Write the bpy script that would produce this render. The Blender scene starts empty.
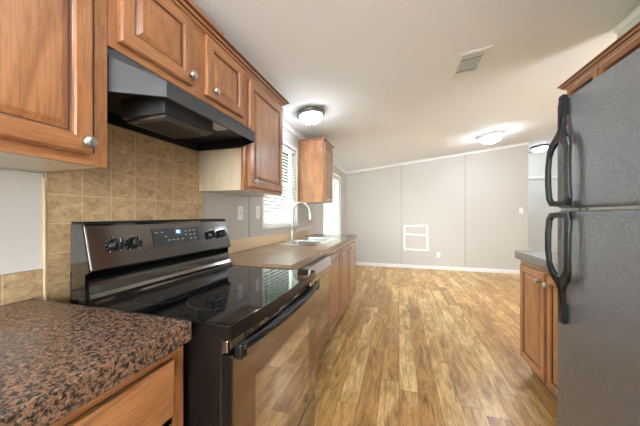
import bpy, bmesh, math, random
from mathutils import Vector, Matrix, noise
random.seed(7)
D = bpy.data
SC = bpy.context.scene
COL = SC.collection
PI = math.pi

# ------------------------------------------------------------------ camera, sky, exposure
F_PX = 263.0
YAW = math.atan(79 / F_PX)
cam = D.cameras.new('camera')
cam.sensor_width = 36.0
cam.lens = F_PX / 640 * 36.0
cam.shift_y = 2 / 640
cam.clip_start = 0.02
camo = D.objects.new('camera', cam)
COL.objects.link(camo)
camo.location = (0, 0, 1.22)
camo.rotation_euler = (PI / 2, 0, YAW)
SC.camera = camo
wd = D.worlds.new('sky')
SC.world = wd
wd.use_nodes = True
wd.node_tree.nodes['Background'].inputs[0].default_value = (0.91, 0.96, 1.0, 1)
wd.node_tree.nodes['Background'].inputs[1].default_value = 9.0
SC.view_settings.view_transform = 'Standard'
SC.view_settings.look = 'None'
SC.view_settings.gamma = 1
SC.view_settings.exposure = 2.08
LAMP_POWER = 18.0


# ------------------------------------------------------------------ materials
def lin(c):
    return tuple(((v / 255) / 12.92 if v / 255 <= 0.04045 else ((v / 255 + 0.055) / 1.055) ** 2.4) for v in c) + (1.0,)


class NT:
    def __init__(s, name):
        s.m = D.materials.new(name)
        s.m.use_nodes = True
        s.t = s.m.node_tree
        s.b = s.t.nodes['Principled BSDF']
        s.out = s.t.nodes['Material Output']

    def n(s, typ, **kw):
        nd = s.t.nodes.new(typ)
        for k, v in kw.items():
            setattr(nd, k, v)
        return nd

    def l(s, a, b):
        s.t.links.new(a, b)

    def obj(s):
        return s.n('ShaderNodeTexCoord').outputs['Object']

    def mapping(s, vec, scale=(1, 1, 1), rot=(0, 0, 0), loc=(0, 0, 0)):
        mp = s.n('ShaderNodeMapping')
        mp.inputs['Scale'].default_value = scale
        mp.inputs['Rotation'].default_value = rot
        mp.inputs['Location'].default_value = loc
        s.l(vec, mp.inputs['Vector'])
        return mp.outputs[0]

    def noise(s, vec, scale, detail=4, rough=0.5, dist=0.0, col=False):
        nn = s.n('ShaderNodeTexNoise')
        nn.inputs['Scale'].default_value = scale
        nn.inputs['Detail'].default_value = detail
        nn.inputs['Roughness'].default_value = rough
        nn.inputs['Distortion'].default_value = dist
        s.l(vec, nn.inputs['Vector'])
        return nn.outputs['Color' if col else 'Fac']

    def ramp(s, fac, stops, interp='LINEAR'):
        r = s.n('ShaderNodeValToRGB')
        r.color_ramp.interpolation = interp
        e = r.color_ramp.elements
        while len(e) < len(stops):
            e.new(0.5)
        for i, (p, c) in enumerate(stops):
            e[i].position = p
            e[i].color = c if len(c) == 4 else lin(c)
        s.l(fac, r.inputs[0])
        return r.outputs[0]

    def mix(s, fac, a, b, mode='MIX'):
        m = s.n('ShaderNodeMix', data_type='RGBA', blend_type=mode)
        if isinstance(fac, (int, float)):
            m.inputs[0].default_value = fac
        else:
            s.l(fac, m.inputs[0])
        for v, i in ((a, 6), (b, 7)):
            if isinstance(v, tuple):
                m.inputs[i].default_value = v
            else:
                s.l(v, m.inputs[i])
        return m.outputs[2]

    def math(s, op, a, b=0.0):
        m = s.n('ShaderNodeMath', operation=op)
        for v, i in ((a, 0), (b, 1)):
            if isinstance(v, (int, float)):
                m.inputs[i].default_value = v
            else:
                s.l(v, m.inputs[i])
        return m.outputs[0]

    def bump(s, h, strength=0.2, dist=0.01):
        b = s.n('ShaderNodeBump')
        b.inputs['Strength'].default_value = strength
        b.inputs['Distance'].default_value = dist
        s.l(h, b.inputs['Height'])
        s.l(b.outputs[0], s.b.inputs['Normal'])

    def set(s, color=None, rough=0.5, metal=0.0, spec=0.5, coat=0.0, coat_rough=0.1):
        if color is not None:
            if isinstance(color, tuple):
                s.b.inputs['Base Color'].default_value = color if len(color) == 4 else lin(color)
            else:
                s.l(color, s.b.inputs['Base Color'])
        if isinstance(rough, (int, float)):
            s.b.inputs['Roughness'].default_value = rough
        else:
            s.l(rough, s.b.inputs['Roughness'])
        s.b.inputs['Metallic'].default_value = metal
        s.b.inputs['Specular IOR Level'].default_value = spec
        s.b.inputs['Coat Weight'].default_value = coat
        s.b.inputs['Coat Roughness'].default_value = coat_rough
        return s.m


def plain(name, c, rough=0.5, metal=0.0, spec=0.5, coat=0.0, grain=None):
    t = NT(name)
    if grain:
        t.bump(t.noise(t.obj(), grain[0], 3), grain[1], grain[2])
    return t.set(c, rough, metal, spec, coat)


def wood(name, dark, mid, light, axis='z', rough=0.38, streak=1.0):
    t = NT(name)
    o = t.obj()
    oi = t.n('ShaderNodeObjectInfo')
    add = t.n('ShaderNodeVectorMath', operation='ADD')
    cmb = t.n('ShaderNodeCombineXYZ')
    for i in range(3):
        t.l(t.math('MULTIPLY', oi.outputs['Random'], 7.3 + 3 * i), cmb.inputs[i])
    t.l(o, add.inputs[0])
    t.l(cmb.outputs[0], add.inputs[1])
    g = 0.06
    sc = {'z': (1, 1, g), 'y': (1, g, 1), 'x': (g, 1, 1)}[axis]
    sc2 = {'z': (1, 1, 0.35), 'y': (1, 0.35, 1), 'x': (0.35, 1, 1)}[axis]
    fine = t.noise(t.mapping(add.outputs[0], sc), 160, 5, 0.6, 0.4)
    fig = t.noise(t.mapping(add.outputs[0], sc2), 7, 4, 0.6, 1.6)
    c1 = t.ramp(fig, [(0.26, dark), (0.46, mid), (0.72, light)])
    c2 = t.ramp(fine, [(0.35, (185, 172, 162)), (0.55, (255, 255, 255))])
    c = t.mix(0.55 * streak, c1, c2, 'MULTIPLY')
    t.bump(fine, 0.08, 0.002)
    return t.set(c, rough, spec=0.5, coat=0.8, coat_rough=0.22)


M = {}
M['wood'] = wood('cherry_stained_maple', (142, 90, 52), (168, 112, 69), (184, 129, 84))
M['wood_h'] = wood('cherry_stained_maple_rail', (142, 90, 52), (168, 112, 69), (184, 129, 84), 'y')
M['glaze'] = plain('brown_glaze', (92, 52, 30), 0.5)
M['cream'] = wood('cream_laminate_panel', (196, 178, 150), (206, 188, 160), (214, 198, 170), 'z', 0.5, 0.3)
M['white_trim'] = plain('white_painted_trim', (236, 235, 232), 0.45)
M['white_board'] = plain('white_vinyl_board', (214, 208, 200), 0.5)
M['nickel'] = plain('brushed_nickel', (188, 186, 181), 0.28, 1.0)
M['dark_nickel'] = plain('satin_nickel_lamp_ring', (128, 125, 121), 0.4, 1.0)
M['chrome'] = plain('chrome', (225, 225, 225), 0.08, 1.0)
M['steel'] = plain('stainless_steel_sink', (205, 206, 207), 0.2, 1.0)
M['plate'] = plain('white_plastic_plate', (240, 239, 235), 0.35)
M['dark_slot'] = plain('dark_slot', (30, 28, 26), 0.6)
M['black_enamel'] = plain('black_enamel', (14, 13, 13), 0.28, 0, 0.35)
M['black_plastic'] = plain('black_plastic', (14, 14, 15), 0.4, 0, 0.35)
M['glass_black'] = plain('black_ceramic_glass', (12, 12, 14), 0.05, 0, 0.8)
M['ring_print'] = plain('grey_burner_print', (95, 95, 98), 0.15)
M['print_white'] = plain('white_print', (225, 225, 222), 0.4)
M['hood_black'] = plain('black_hood_enamel', (58, 59, 61), 0.40, 0, 0.5, grain=(900, 0.15, 0.001))
M['hood_inner'] = plain('black_hood_inside', (20, 20, 21), 0.5)
M['filter'] = None
M['vent_back'] = plain('vent_duct_grey', (52, 50, 48), 0.8)
M['grille'] = plain('vent_grey', (214, 211, 205), 0.6)
M['tape'] = plain('white_spackle_line', (238, 237, 234), 0.7)
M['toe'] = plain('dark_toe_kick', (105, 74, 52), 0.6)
M['orange'] = plain('bare_orange_substrate', (215, 130, 60), 0.6)
M['lawn'] = plain('lawn_green', (120, 150, 90), 0.9)
M['leaf'] = plain('shrub_green', (95, 130, 70), 0.8)
M['handle'] = plain('black_handle_plastic', (17, 18, 19), 0.36, 0, 0.35)
t = NT('white_blind_vinyl')
df = t.n('ShaderNodeBsdfDiffuse')
df.inputs[0].default_value = lin((246, 246, 244))
tl = t.n('ShaderNodeBsdfTranslucent')
tl.inputs[0].default_value = lin((246, 246, 244))
mx = t.n('ShaderNodeMixShader')
mx.inputs[0].default_value = 0.08
t.l(df.outputs[0], mx.inputs[1])
t.l(tl.outputs[0], mx.inputs[2])
t.l(mx.outputs[0], t.out.inputs['Surface'])
M['blind'] = t.m

# wall paper over gypsum
t = NT('greige_wall_vinyl')
o = t.obj()
n = t.noise(o, 140, 3)
t.bump(n, 0.08, 0.002)
M['wall'] = t.set(t.ramp(t.noise(o, 0.7, 2), [(0.3, (194, 189, 182)), (0.7, (200, 195, 188))]), 0.55)
M['batten'] = plain('greige_wall_batten', (181, 176, 169), 0.55)
t = NT('white_hall_wall')
M['wall_white'] = t.set((226, 228, 224), 0.6)
# ceiling, sprayed texture
t = NT('white_textured_ceiling')
o = t.obj()
n = t.noise(o, 55, 4, 0.65)
t.bump(n, 0.35, 0.006)
M['ceiling'] = t.set((240, 241, 242), 0.85, spec=0.2)

# tile
def tile(name, off=(0, 0)):
    t = NT(name)
    o = t.obj()
    sep = t.n('ShaderNodeSeparateXYZ')
    t.l(o, sep.inputs[0])
    cmb = t.n('ShaderNodeCombineXYZ')
    t.l(t.math('ADD', sep.outputs[1], off[0]), cmb.inputs[0])
    t.l(t.math('ADD', sep.outputs[2], off[1]), cmb.inputs[1])
    br = t.n('ShaderNodeTexBrick')
    br.offset = 0
    br.squash = 1
    br.inputs['Scale'].default_value = 1
    br.inputs['Brick Width'].default_value = 0.114
    br.inputs['Row Height'].default_value = 0.112
    br.inputs['Mortar Size'].default_value = 0.0018
    br.inputs['Mortar Smooth'].default_value = 0.2
    br.inputs['Bias'].default_value = 0.0
    br.inputs['Color1'].default_value = (0.0, 0, 0, 1)
    br.inputs['Color2'].default_value = (1, 1, 1, 1)
    t.l(cmb.outputs[0], br.inputs['Vector'])
    sh = t.mix(0.5, o, br.outputs['Color'])
    n1 = t.noise(t.mapping(o, (1, 1, 1.4)), 26, 8, 0.72, 0.6)
    c = t.ramp(n1, [(0.30, (158, 126, 88)), (0.45, (190, 158, 117)), (0.56, (205, 175, 134)), (0.72, (220, 196, 158))])
    c = t.mix(0.35, c, t.ramp(br.outputs['Color'], [(0, (200, 190, 180)), (1, (255, 252, 248))]), 'MULTIPLY')
    c = t.mix(br.outputs['Fac'], c, lin((214, 192, 154)))
    inv = t.math('SUBTRACT', 1.0, br.outputs['Fac'])
    t.bump(inv, 0.4, 0.002)
    return t.set(c, 0.33)


M['tile'] = tile('tan_stone_look_tile', (-0.642, -0.963))
M['tile_row'] = tile('tan_stone_look_tile_row', (-0.642, -0.914))

# granite-look laminate
def granite(name, scale, mute=0.0, mc=(176, 150, 124)):
    t = NT(name)
    o = t.obj()
    a = t.noise(o, 42 * scale, 6, 0.72, 0.5)
    b = t.noise(t.mapping(o, loc=(3, 1, 2)), 30 * scale, 4, 0.6, 0.5)
    c0 = t.ramp(a, [(0.34, (34, 29, 27)), (0.43, (80, 60, 48)), (0.49, (104, 90, 80)), (0.55, (154, 102, 64)), (0.61, (114, 100, 90)), (0.70, (178, 148, 120))])
    k = t.ramp(b, [(0.42, (0, 0, 0)), (0.49, (255, 255, 255))])
    c = t.mix(k, lin((48, 42, 40)), c0)
    k2 = t.ramp(t.noise(t.mapping(o, loc=(9, 4, 7)), 55 * scale, 3), [(0.60, (0, 0, 0)), (0.68, (255, 255, 255))])
    c = t.mix(k2, c, lin((112, 104, 100)))
    if mute:
        c = t.mix(mute, c, lin(mc))
    return t.set(c, 0.25, spec=0.5)


M['granite'] = granite('brown_granite_laminate', 2.9)
M['counter_tan_glare'] = granite('granite_laminate_tan_glare', 2.2, 0.72, (160, 132, 108))  # granite muted to tan: grazing reflection put into the colour
M['counter_splash'] = plain('tan_laminate_splash', (228, 200, 162), 0.4)
M['counter_grey_glare'] = granite('granite_laminate_grey_glare', 2.0, 0.75, (150, 145, 140))  # granite muted to grey, reflected light painted into the colour

# plank floor
t = NT('golden_plank_vinyl')
o = t.obj()
sep = t.n('ShaderNodeSeparateXYZ')
t.l(o, sep.inputs[0])
W_, L_ = 0.127, 0.92
xs = t.math('DIVIDE', sep.outputs[0], W_)
row = t.math('FLOOR', xs)
wn = t.n('ShaderNodeTexWhiteNoise', noise_dimensions='1D')
t.l(row, wn.inputs['W'])
ys = t.math('ADD', t.math('DIVIDE', sep.outputs[1], L_), t.math('MULTIPLY', wn.outputs['Value'], 5.0))
colm = t.math('FLOOR', ys)
cmb = t.n('ShaderNodeCombineXYZ')
t.l(row, cmb.inputs[0])
t.l(colm, cmb.inputs[1])
wn2 = t.n('ShaderNodeTexWhiteNoise', noise_dimensions='3D')
t.l(cmb.outputs[0], wn2.inputs['Vector'])
base = t.ramp(wn2.outputs['Value'], [(0.0, (192, 148, 90)), (0.25, (208, 166, 104)), (0.5, (220, 182, 118)), (0.75, (236, 206, 150)), (1.0, (200, 158, 100))])
offv = t.n('ShaderNodeVectorMath', operation='SCALE')
t.l(wn2.outputs['Color'], offv.inputs[0])
offv.inputs['Scale'].default_value = 11.0
addv = t.n('ShaderNodeVectorMath', operation='ADD')
t.l(o, addv.inputs[0])
t.l(offv.outputs[0], addv.inputs[1])
gr = t.noise(t.mapping(addv.outputs[0], (1, 0.07, 1)), 110, 5, 0.65, 0.5)
bl = t.noise(t.mapping(addv.outputs[0], (1, 0.16, 1)), 13, 6, 0.68, 1.0)
c = t.mix(0.75, base, t.ramp(gr, [(0.30, (150, 126, 100)), (0.52, (255, 255, 255))]), 'MULTIPLY')
c = t.mix(0.8, c, t.ramp(bl, [(0.30, (128, 92, 60)), (0.45, (212, 190, 158)), (0.60, (255, 255, 255))]), 'MULTIPLY')
fx = t.math('FRACT', xs)
fy = t.math('FRACT', ys)
ex = t.math('MINIMUM', fx, t.math('SUBTRACT', 1.0, fx))
ey = t.math('MULTIPLY', t.math('MINIMUM', fy, t.math('SUBTRACT', 1.0, fy)), L_ / W_)
e = t.math('MINIMUM', ex, ey)
k = t.ramp(e, [(0.012, (0, 0, 0)), (0.032, (255, 255, 255))])
c = t.mix(k, t.mix(0.5, c, lin((92, 62, 36))), c)
t.bump(gr, 0.06, 0.002)
M['floor'] = t.set(c, 0.3, spec=0.45)

# black stainless
t = NT('black_stainless')
o = t.obj()
n = t.noise(t.mapping(o, (1, 0.02, 1)), 300, 3)
M['black_steel'] = t.set((118, 116, 114), t.ramp(n, [(0.3, (84, 84, 84)), (0.7, (98, 98, 98))]), 0.95)
M['steel_reflection'] = plain('steel_strip_painted_reflection', (190, 190, 190), 0.35, 1.0)  # dishwasher strip lightened; the bright reflection on it is in the colour
t = NT('dark_mirror_oven_door')
M['door_mirror'] = t.set((150, 138, 126), 0.10, 1.0)
t = NT('dark_oven_window')
M['oven_window'] = t.set((196, 182, 164), 0.05, 1.0)

# fridge: pebbled black, with glare put into the base colour as grey
t = NT('pebbled_black_fridge')
o = t.obj()
v = t.n('ShaderNodeTexVoronoi')
v.inputs['Scale'].default_value = 240
t.l(o, v.inputs['Vector'])
n = t.noise(o, 260, 3, 0.6)
t.bump(t.math('ADD', v.outputs['Distance'], t.math('MULTIPLY', n, 0.8)), 0.4, 0.004)
M['fridge'] = t.set((124, 126, 129), 0.22, 0.5, 1.0)

# filter mesh
t = NT('greasy_filter_mesh')
o = t.obj()
w = t.n('ShaderNodeTexChecker')
w.inputs['Scale'].default_value = 140
w.inputs['Color1'].default_value = lin((66, 58, 52))
w.inputs['Color2'].default_value = lin((30, 27, 25))
t.l(o, w.inputs['Vector'])
M['filter'] = t.set(w.outputs['Color'], 0.5, 0.3)
M['filter_frame'] = plain('filter_frame_grey', (92, 85, 78), 0.4, 0.4)


def emit(name, c, s):
    t = NT(name)
    t.b.inputs['Base Color'].default_value = lin(c)
    t.b.inputs['Emission Color'].default_value = lin(c)
    t.b.inputs['Emission Strength'].default_value = s
    return t.m


M['lamp'] = emit('frosted_lamp_glass', (228, 240, 255), LAMP_POWER)
M['lamp_sink'] = emit('frosted_lamp_glass_sink', (228, 240, 255), LAMP_POWER * 0.55)
M['lamp_hall'] = emit('frosted_lamp_glass_hall', (228, 240, 255), LAMP_POWER * 0.8)
M['clock'] = emit('blue_clock_digits', (150, 200, 255), 1.6)
M['display'] = plain('display_glass', (58, 60, 62), 0.15, 0, 0.5)
# thin window glass
t = NT('window_glass')
tr = t.n('ShaderNodeBsdfTransparent')
tr.inputs[0].default_value = (0.96, 0.98, 0.97, 1)
gl = t.n('ShaderNodeBsdfGlossy')
gl.inputs['Roughness'].default_value = 0.02
fr = t.n('ShaderNodeFresnel')
fr.inputs['IOR'].default_value = 1.45
mx = t.n('ShaderNodeMixShader')
t.l(fr.outputs[0], mx.inputs[0])
t.l(tr.outputs[0], mx.inputs[1])
t.l(gl.outputs[0], mx.inputs[2])
t.l(mx.outputs[0], t.out.inputs['Surface'])
M['pane'] = t.m


# ------------------------------------------------------------------ mesh helpers
def box(bm, a, b, bev=0.0, seg=2, mi=0):
    (x0, y0, z0), (x1, y1, z1) = a, b
    r = bmesh.ops.create_cube(bm, size=1)
    vs = r['verts']
    for v in vs:
        v.co = Vector(((x0 + x1) / 2 + v.co.x * (x1 - x0), (y0 + y1) / 2 + v.co.y * (y1 - y0), (z0 + z1) / 2 + v.co.z * (z1 - z0)))
    fs = set(f for v in vs for f in v.link_faces)
    for f in fs:
        f.material_index = mi
    if bev > 0:
        es = list(set(e for v in vs for e in v.link_edges))
        bmesh.ops.bevel(bm, geom=es, offset=bev, segments=seg, profile=0.5, affect='EDGES')
    return bm


def lathe(bm, prof, center=(0, 0, 0), axis='z', seg=32, mi=0):
    """prof: list of (r, h)"""
    c = Vector(center)
    rings = []
    for r, h in prof:
        ring = []
        if r < 1e-6:
            p = {'z': (0, 0, h), 'x': (h, 0, 0), 'y': (0, h, 0)}[axis]
            ring = [bm.verts.new(c + Vector(p))]
        else:
            for i in range(seg):
                a = 2 * PI * i / seg
                u, v = r * math.cos(a), r * math.sin(a)
                p = {'z': (u, v, h), 'x': (h, u, v), 'y': (v, h, u)}[axis]
                ring.append(bm.verts.new(c + Vector(p)))
        rings.append(ring)
    for A, B in zip(rings, rings[1:]):
        for i in range(seg):
            j = (i + 1) % seg
            if len(A) == 1 and len(B) == 1:
                continue
            if len(A) == 1:
                f = bm.faces.new((A[0], B[j], B[i]))
            elif len(B) == 1:
                f = bm.faces.new((A[i], A[j], B[0]))
            else:
                f = bm.faces.new((A[i], A[j], B[j], B[i]))
            f.smooth = True
            f.material_index = mi
    for R, in ((rings[0],), (rings[-1],)):
        if len(R) > 1:
            f = bm.faces.new(R)
            f.material_index = mi
    return bm


def tube(bm, pts, rad, seg=12, sx=1.0, mi=0):
    """tube along points; rad number or list"""
    pts = [Vector(p) for p in pts]
    n = len(pts)
    rads = rad if isinstance(rad, (list, tuple)) else [rad] * n
    up = Vector((0, 0, 1))
    prev = None
    rings = []
    for i, p in enumerate(pts):
        d = (pts[min(i + 1, n - 1)] - pts[max(i - 1, 0)]).normalized()
        if prev is None:
            ref = up if abs(d.dot(up)) < 0.9 else Vector((1, 0, 0))
            s = d.cross(ref).normalized()
        else:
            s = (prev - d * prev.dot(d)).normalized()
        prev = s
        q = d.cross(s)
        rings.append([bm.verts.new(p + (s * math.cos(2 * PI * k / seg) * sx + q * math.sin(2 * PI * k / seg)) * rads[i]) for k in range(seg)])
    for A, B in zip(rings, rings[1:]):
        for i in range(seg):
            j = (i + 1) % seg
            f = bm.faces.new((A[i], A[j], B[j], B[i]))
            f.smooth = True
            f.material_index = mi
    for R in (rings[0], rings[-1]):
        f = bm.faces.new(R)
        f.material_index = mi
    return bm


def prism(bm, poly, z0, z1, axis='z', mi=0):
    """extrude 2D polygon along an axis. axis z: (x,y); y: (x,z); x: (y,z)"""
    def P(p, h):
        return {'z': (p[0], p[1], h), 'y': (p[0], h, p[1]), 'x': (h, p[0], p[1])}[axis]
    A = [bm.verts.new(P(p, z0)) for p in poly]
    B = [bm.verts.new(P(p, z1)) for p in poly]
    n = len(poly)
    fs = [bm.faces.new(A), bm.faces.new(B)]
    for i in range(n):
        j = (i + 1) % n
        fs.append(bm.faces.new((A[i], A[j], B[j], B[i])))
    for f in fs:
        f.material_index = mi
    return bm


def mesh(name, bm, mats, parent=None, loc=(0, 0, 0), rz=0.0, smooth=False):
    bmesh.ops.recalc_face_normals(bm, faces=bm.faces[:])
    me = D.meshes.new(name)
    bm.to_mesh(me)
    bm.free()
    for m in (mats if isinstance(mats, (list, tuple)) else [mats]):
        me.materials.append(M[m] if isinstance(m, str) else m)
    if smooth:
        for p in me.polygons:
            p.use_smooth = True
    ob = D.objects.new(name, me)
    COL.objects.link(ob)
    ob.location = loc
    ob.rotation_euler = (0, 0, rz)
    if parent:
        ob.parent = parent
    return ob


def bx(name, a, b, mat, parent=None, bev=0.0, **kw):
    return mesh(name, box(bmesh.new(), a, b, bev), mat, parent, **kw)


def tag(ob, label, cat, group=None, kind=None):
    ob['label'] = label
    ob['category'] = cat
    if group:
        ob['group'] = group
    if kind:
        ob['kind'] = kind
    return ob


def thing(name, label, cat, loc=(0, 0, 0), rz=0.0, group=None):
    ob = D.objects.new(name, None)
    COL.objects.link(ob)
    ob.empty_display_size = 0.1
    ob.location = loc
    ob.rotation_euler = (0, 0, rz)
    return tag(ob, label, cat, group)


def struct(name, bm, mat, parent=None, **kw):
    ob = mesh(name, bm, mat, parent, **kw)
    if not parent:
        ob['kind'] = 'structure'
    return ob


# ------------------------------------------------------------------ room shell
XW = -1.26          # left wall face
YF = 6.41           # far wall face
XR = 1.53           # right partition face
YB = -2.6


def ceil_z(x):
    return 2.28 + 0.115 * (x - XW)


b = bmesh.new()
box(b, (XW - 0.12, YB, -0.06), (4.7, 8.2, 0.0))
struct('floor', b, 'floor')
b = bmesh.new()
prism(b, [(XW - 0.12, ceil_z(XW - 0.12)), (4.7, ceil_z(4.7)), (4.7, ceil_z(4.7) + 0.08), (XW - 0.12, ceil_z(XW - 0.12) + 0.08)], YB, 8.2, 'y')
struct('ceiling', b, 'ceiling')

# left wall with two window openings
WIN = [(2.285, 3.13, 1.12, 2.03), (4.40, 5.76, 0.78, 2.03)]
b = bmesh.new()
ys = [YB, WIN[0][0], WIN[0][1], WIN[1][0], WIN[1][1], YF + 0.1]
top = ceil_z(XW) - 0.002
for i in range(5):
    y0, y1 = ys[i], ys[i + 1]
    if i in (1, 3):
        w = WIN[0] if i == 1 else WIN[1]
        box(b, (XW - 0.12, y0, 0), (XW, y1, w[2]))
        box(b, (XW - 0.12, y0, w[3]), (XW, y1, top))
    else:
        box(b, (XW - 0.12, y0, 0), (XW, y1, top))
struct('wall_left', b, 'wall')
b = bmesh.new()
prism(b, [(XW, 0), (2.545, 0), (2.545, ceil_z(2.545) - 0.002), (XW, ceil_z(XW) - 0.002)], YF, YF + 0.1, 'y')
struct('wall_back', b, 'wall')
b = bmesh.new()
prism(b, [(XR, 0), (XR + 0.1, 0), (XR + 0.1, ceil_z(XR + 0.1) - 0.002), (XR, ceil_z(XR) - 0.002)], YB, 2.47, 'y')
struct('wall_right', b, 'wall_white')
b = bmesh.new()
prism(b, [(2.0, 0), (4.7, 0), (4.7, ceil_z(4.7) - 0.002), (2.0, ceil_z(2.0) - 0.002)], 7.95, 8.05, 'y')
struct('wall_hallway', b, 'wall_white')

b = bmesh.new()
zc = ceil_z(4.6) - 0.002
ye = [YB, -1.6, -0.6, -0.2, 1.6, 8.05]
for i in range(5):
    if i in (1, 3):  # unseen window openings, added to let daylight into the room
        box(b, (4.6, ye[i], 0), (4.7, ye[i + 1], 1.0))
        box(b, (4.6, ye[i], 1.75), (4.7, ye[i + 1], zc))
    else:
        box(b, (4.6, ye[i], 0), (4.7, ye[i + 1], zc))
struct('wall_right_room', b, 'wall')

b = bmesh.new()
xe = [XW - 0.12, -0.6, 0.6, 3.9, 4.5, 4.7]
for i in range(5):
    if i == 1:  # opening behind the camera, added as a daylight source
        box(b, (xe[i], YB - 0.1, 0), (xe[i + 1], YB, 0.75))
        box(b, (xe[i], YB - 0.1, 2.0), (xe[i + 1], YB, ceil_z(xe[i]) - 0.002))
    else:
        box(b, (xe[i], YB - 0.1, 0), (xe[i + 1], YB, ceil_z(xe[i]) - 0.002))
struct('wall_front', b, 'wall')

b = bmesh.new()
box(b, (1.9, YF + 0.102, 0), (1.998, 8.05, ceil_z(1.9) - 0.002))  # unseen wall, added to keep sky light out of the hallway
struct('wall_hallway_end', b, 'wall_white')

# closet door in the hallway wall
d = bx('door_1', (2.95, 7.915, 0.01), (4.05, 7.948, 2.08), 'wall_white', bev=0.003)
d['kind'] = 'structure'
b = bmesh.new()
box(b, (2.72, 7.90, 2.12), (4.28, 7.948, 2.19), 0.004)
box(b, (2.86, 7.91, 0.0), (2.945, 7.948, 2.118), 0.004)
box(b, (4.055, 7.91, 0.0), (4.14, 7.948, 2.118), 0.004)
mesh('door_casing', b, 'white_trim', d)

# baseboards, crown strips and wall panel battens
b = bmesh.new()
prism(b, [(YF - 0.014, 0), (YF - 0.001, 0), (YF - 0.001, 0.075), (YF - 0.008, 0.075), (YF - 0.014, 0.065)], XW + 0.016, 2.545, 'x')
struct('baseboard_back', b, 'white_trim')
b = bmesh.new()
prism(b, [(XW + 0.001, 0), (XW + 0.014, 0), (XW + 0.014, 0.065), (XW + 0.008, 0.075), (XW + 0.001, 0.075)], 3.93, YF - 0.002, 'y')
struct('baseboard_left', b, 'white_trim')
b = bmesh.new()
h = 0.05
for dz0, dz1, th in ((0.004, 0.05, 0.012), (0.004, 0.022, 0.028)):
    prism(b, [(XW + 0.03, ceil_z(XW + 0.03) - dz1), (2.545, ceil_z(2.545) - dz1), (2.545, ceil_z(2.545) - dz0), (XW + 0.03, ceil_z(XW + 0.03) - dz0)], YF - th, YF - 0.001, 'y')
struct('trim_1', b, 'white_trim')
b = bmesh.new()
prism(b, [(XW + 0.001, top - 0.055), (XW + 0.012, top - 0.055), (XW + 0.028, top - 0.02), (XW + 0.028, top - 0.002), (XW + 0.001, top - 0.004)], YB, YF - 0.002, 'y')
struct('trim_2', b, 'white_trim')
zr = ceil_z(XR)
b = bmesh.new()
prism(b, [(XR - 0.001, zr - 0.055), (XR - 0.010, zr - 0.055), (XR - 0.022, zr - 0.022), (XR - 0.022, zr - 0.006), (XR - 0.001, zr - 0.004)], YB, 2.47, 'y')
struct('trim_3', b, 'white_trim')
i = 4
for x in (0.056, 1.38):
    b = bmesh.new()
    box(b, (x - 0.014, YF - 0.005, 0.076), (x + 0.014, YF - 0.001, ceil_z(x) - 0.055), 0.0015)
    struct('trim_%d' % i, b, 'batten')
    i += 1
for y, z0 in ((2.03, 1.03), (3.90, 1.0)):
    b = bmesh.new()
    box(b, (XW + 0.001, y - 0.014, z0), (XW + 0.005, y + 0.014, 2.20), 0.0015)
    struct('trim_%d' % i, b, 'batten')
    i += 1

# windows: vinyl frame, mullion and glass in the wall thickness
for k, (y0, y1, z0, z1) in enumerate(WIN):
    b = bmesh.new()
    fw = 0.045
    xa, xb = XW - 0.10, XW - 0.045
    box(b, (xa, y0, z0), (xb, y0 + fw, z1), 0.004)
    box(b, (xa, y1 - fw, z0), (xb, y1, z1), 0.004)
    box(b, (xa, y0 + fw, z0), (xb, y1 - fw, z0 + fw), 0.004)
    box(b, (xa, y0 + fw, z1 - fw), (xb, y1 - fw, z1), 0.004)
    zm = (z0 + z1) / 2
    box(b, (xa + 0.005, y0 + fw, zm - 0.018), (xb - 0.005, y1 - fw, zm + 0.018), 0.003)
    w = struct('window_%d' % (k + 1), b, 'white_trim')
    b = bmesh.new()
    box(b, (XW - 0.075, y0 + fw, z0 + fw), (XW - 0.071, y1 - fw, z1 - fw))
    mesh('window_pane', b, 'pane', w)
    b = bmesh.new()
    c = 0.035
    box(b, (XW + 0.001, y0 - c, z0 - c), (XW + 0.012, y0, z1 + c), 0.003)
    box(b, (XW + 0.001, y1, z0 - c), (XW + 0.012, y1 + c, z1 + c), 0.003)
    box(b, (XW + 0.001, y0, z1), (XW + 0.012, y1, z1 + c), 0.003)
    box(b, (XW - 0.04, y0 - 0.0, z0 - c), (XW + 0.03, y1 + 0.0, z0 - 0.001), 0.003)
    mesh('window_sill', b, 'white_trim', w)

# blinds
for k, (y0, y1, z0, z1) in enumerate(WIN):
    r = thing('window_blind', ['white horizontal slat blind in the window directly behind the sink faucet',
                              'white horizontal slat blind in the far window past the small cabinet'][k], 'blind', (XW - 0.022, (y0 + y1) / 2, z0), 0, 'white slat blinds in the left wall')
    hw = (y1 - y0) / 2 - 0.008
    H = z1 - z0
    mesh('headrail', box(bmesh.new(), (-0.016, -hw, H - 0.035), (0.016, hw, H - 0.003), 0.003), 'blind', r)
    mesh('bottom_rail', box(bmesh.new(), (-0.013, -hw, 0.004), (0.013, hw, 0.020), 0.004), 'blind', r)
    b = bmesh.new()
    z = 0.045
    ca, sa = 0.0215 * math.cos(math.radians(36)), 0.0215 * math.sin(math.radians(36))
    while z < H - 0.05:
        p = [(-ca, z + sa), (0, z + 0.0022), (ca, z - sa), (ca, z - sa - 0.0022), (0, z), (-ca, z + sa - 0.0022)]
        prism(b, p, -hw, hw, 'y')
        z += 0.036
    mesh('slats', b, 'blind', r)
    for yy in (-hw + 0.12, hw - 0.12):
        mesh('ladder_cord', tube(bmesh.new(), [(0.013, yy, 0.012), (0.013, yy, H - 0.02)], 0.0012, 6), 'blind', r)
    mesh('tilt_wand', tube(bmesh.new(), [(0.022, -hw + 0.06, H - 0.03), (0.024, -hw + 0.06, H - 0.45)], 0.004, 8), 'blind', r)

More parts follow.
